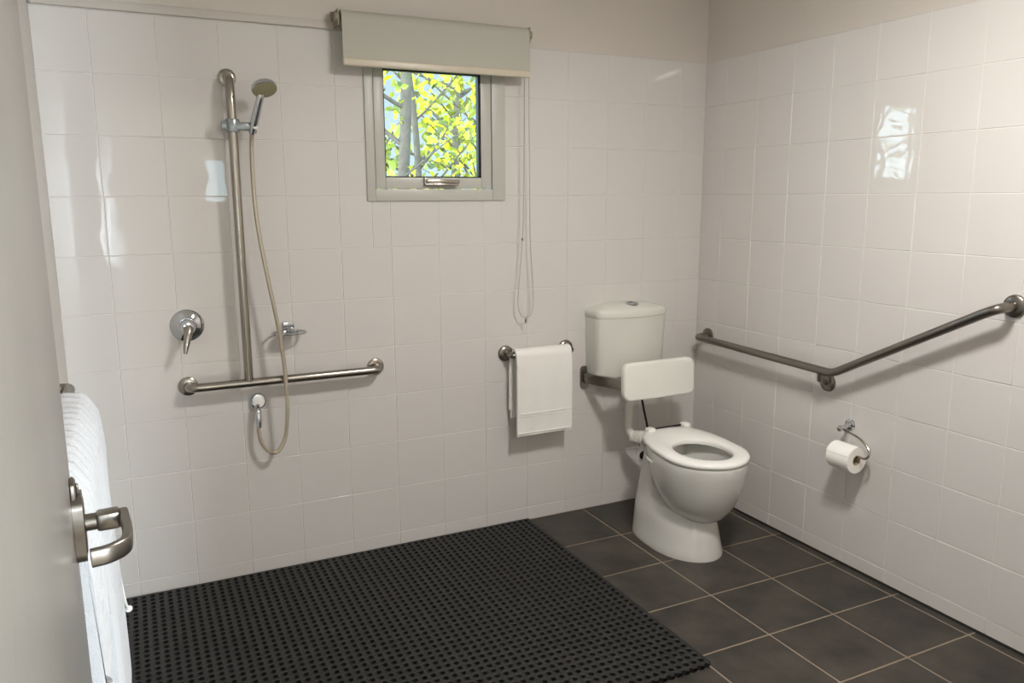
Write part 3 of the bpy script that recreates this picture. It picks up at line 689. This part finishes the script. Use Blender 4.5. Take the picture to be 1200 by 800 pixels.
# ------------------------------------------------------------------ garden outside
gd = MB(); gd.box((-6, .14, -.5), (9, 14, -.3)); struct(gd.build('ground', M['soil']), 'garden ground outside')
def tree(x, y, h, r, lean, nleaf, leafkey, seed, label, spread=.8, z0=.6, ls=.045, nb=9):
    rnd = random.Random(seed); t = empty('tree', (x, y, -.3), label, 'tree', 'trees outside the window')
    m = MB(); P = [(x + lean * k / 8 + rnd.uniform(-.02, .02), y + rnd.uniform(-.03, .03), -.3 + h * k / 8) for k in range(9)]
    m.tube(catmull(P, 4), [r * (1 - .55 * k / 32) for k in range(33)], 12); tips = []
    for b in range(nb):
        z = rnd.uniform(z0, h - .6); k = (z + .3) / h; bx = x + lean * k; a = rnd.uniform(0, 2 * PI); L = rnd.uniform(.5, 1.1) * spread
        p0 = Vector((bx, y, z)); p3 = p0 + Vector((math.cos(a) * L, math.sin(a) * L * .6, rnd.uniform(.3, .9) * L))
        p1 = p0 + (p3 - p0) * .35 + Vector((0, 0, -.05)); pts = bez(p0, p1, p1.lerp(p3, .6) + Vector((0, 0, .08)), p3, 8)
        m.tube(pts, [r * .32 * (1 - .75 * i / 8) for i in range(9)], 7); tips += pts[3:]
    m.build('trunk', M['bark'], t)
    m = MB()
    for i in range(nleaf):
        c = rnd.choice(tips) + Vector((rnd.gauss(0, .16), rnd.gauss(0, .14), rnd.gauss(0, .16)))
        s = ls * rnd.uniform(.6, 1.3); R = Matrix.Rotation(rnd.uniform(0, 6.28), 3, 'Z') @ Matrix.Rotation(rnd.uniform(-1.2, 1.2) + PI / 2, 3, 'X') @ Matrix.Rotation(rnd.uniform(0, 6.28), 3, 'Z')
        V = [(0, -s, 0), (s * .55, -s * .45, .15 * s), (s * .62, s * .1, .18 * s), (0, s * 1.05, 0), (-s * .62, s * .1, .18 * s), (-s * .55, -s * .45, .15 * s), (0, 0, -.05 * s)]
        if c.y < .45: continue
        m.add([c + R @ Vector(v) for v in V], [(0, 1, 6), (1, 2, 6), (2, 3, 6), (3, 4, 6), (4, 5, 6), (5, 0, 6)])
    lf = m.build('foliage', M[leafkey], t, smooth=False); lf['kind'] = 'stuff'
    return t
# x, y chosen along the view through the window
tree(1.62, 1.5, 4.2, .024, -.10, 700, 'leafg', 11, 'slender tree with dull green leaves, nearest the left of the window glass', ls=.022, nb=12)
tree(1.86, 2.0, 4.5, .050, .16, 700, 'leafy', 12, 'thickest grey-brown trunk leaning right behind the left of the window glass', ls=.028, nb=12)
tree(2.34, 2.4, 4.5, .030, -.42, 900, 'leafy', 13, 'thin tree leaning left with yellow leaves in the middle of the window', ls=.030, nb=14)
tree(2.50, 2.3, 4.6, .026, .50, 900, 'leafg', 14, 'thin tree leaning right with grey-green leaves toward the right of the window glass', ls=.028, nb=14)
tree(3.30, 3.6, 4.8, .045, -.2, 1300, 'leafy', 18, 'middle-distance tree with bright yellow leaves and a forked trunk', spread=1.2, ls=.04, nb=18)
tree(3.45, 5.2, 5.2, .060, .3, 1300, 'leafy', 15, 'broad yellow-green tree farther back behind the other trees', spread=1.6, ls=.055, nb=20)
tree(2.60, 5.0, 5.2, .055, -.3, 900, 'leafg', 16, 'leafy green tree farther back on the left of the window view', spread=1.4, ls=.055, nb=18)
tree(-1.0, 1.9, 3.2, .03, -.05, 520, 'leafg', 21, 'tree west of the window, mirrored in the glazed right wall', spread=.7, z0=1.0, ls=.034, nb=12)
tree(-2.5, 3.3, 4.4, .04, .1, 420, 'leafg', 22, 'farther tree west of the window, mirrored in the glazed right wall', spread=1.2, ls=.05, nb=16)
tree(4.7, 6.8, 5.5, .07, .3, 1400, 'leafy', 17, 'farthest yellow-green tree at the right of the window view', spread=2.0, ls=.07, nb=22)

# ------------------------------------------------------------------ light
def area(name, loc, target, sx, sy, col, power):
    d = bpy.data.lights.new(name, 'AREA'); d.shape = 'RECTANGLE'; d.size = sx; d.size_y = sy; d.color = col; d.energy = power
    o = bpy.data.objects.new(name, d); COL.objects.link(o); o.location = loc
    o.rotation_euler = (Vector(target) - Vector(loc)).to_track_quat('-Z', 'Y').to_euler(); return o
area('window_daylight', (2.0, HY + .03, 1.40), (.7, 0, .6), 1.0, 1.25, (.84, .92, 1.0), 330)
s = bpy.data.lights.new('sun', 'SUN'); s.energy = 3.8; s.angle = .01; s.color = (1, .95, .84)
so = bpy.data.objects.new('sun', s); COL.objects.link(so); so.rotation_euler = Vector((.85, .35, -.62)).to_track_quat('-Z', 'Y').to_euler()
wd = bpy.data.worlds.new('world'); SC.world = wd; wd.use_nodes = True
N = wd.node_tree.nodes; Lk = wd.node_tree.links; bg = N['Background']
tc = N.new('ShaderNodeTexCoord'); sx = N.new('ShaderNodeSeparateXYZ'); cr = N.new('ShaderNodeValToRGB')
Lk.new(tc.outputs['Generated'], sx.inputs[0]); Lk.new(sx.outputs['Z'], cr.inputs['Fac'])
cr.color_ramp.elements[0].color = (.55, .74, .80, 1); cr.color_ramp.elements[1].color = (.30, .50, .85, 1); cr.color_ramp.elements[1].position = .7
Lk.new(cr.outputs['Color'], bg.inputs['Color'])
mr = N.new('ShaderNodeMapRange'); mr.inputs['From Min'].default_value = -.4; mr.inputs['From Max'].default_value = .4       # sky strength raised behind the house so the mirrored hall windows show
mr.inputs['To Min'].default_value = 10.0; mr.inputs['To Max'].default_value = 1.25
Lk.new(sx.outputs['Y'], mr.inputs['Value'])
mr2 = N.new('ShaderNodeMapRange'); mr2.inputs['From Min'].default_value = -.2; mr2.inputs['From Max'].default_value = -.6     # west sky glow added so the window shows mirrored in the right wall
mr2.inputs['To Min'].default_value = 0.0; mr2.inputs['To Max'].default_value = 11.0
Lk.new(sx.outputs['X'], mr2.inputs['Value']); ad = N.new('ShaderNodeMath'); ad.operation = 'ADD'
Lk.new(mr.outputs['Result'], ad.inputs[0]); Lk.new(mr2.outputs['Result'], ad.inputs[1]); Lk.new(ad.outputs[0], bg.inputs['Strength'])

# ------------------------------------------------------------------ camera
cam = bpy.data.cameras.new('camera'); co = bpy.data.objects.new('camera', cam); COL.objects.link(co); SC.camera = co
cp_ = Vector((0.2562, -3.039, 1.4535)); yaw, pit, rol, F = 0.4517, -0.181, -0.0041, 925.7453
fw = Vector((math.sin(yaw) * math.cos(pit), math.cos(yaw) * math.cos(pit), math.sin(pit)))
r_ = Vector((math.cos(yaw), -math.sin(yaw), 0)); u_ = r_.cross(fw)
r2 = r_ * math.cos(rol) + u_ * math.sin(rol); u2 = -r_ * math.sin(rol) + u_ * math.cos(rol)
Mx = Matrix((r2, u2, -fw)).transposed().to_4x4(); Mx.translation = cp_; co.matrix_world = Mx
cam.sensor_fit = 'HORIZONTAL'; cam.sensor_width = 36; cam.lens = F * 36 / 1200; cam.clip_start = .01
SC.view_settings.view_transform = 'Standard'; SC.view_settings.look = 'None'; SC.view_settings.gamma = 1; SC.view_settings.exposure = 0.0
SC.view_settings.use_curve_mapping = False
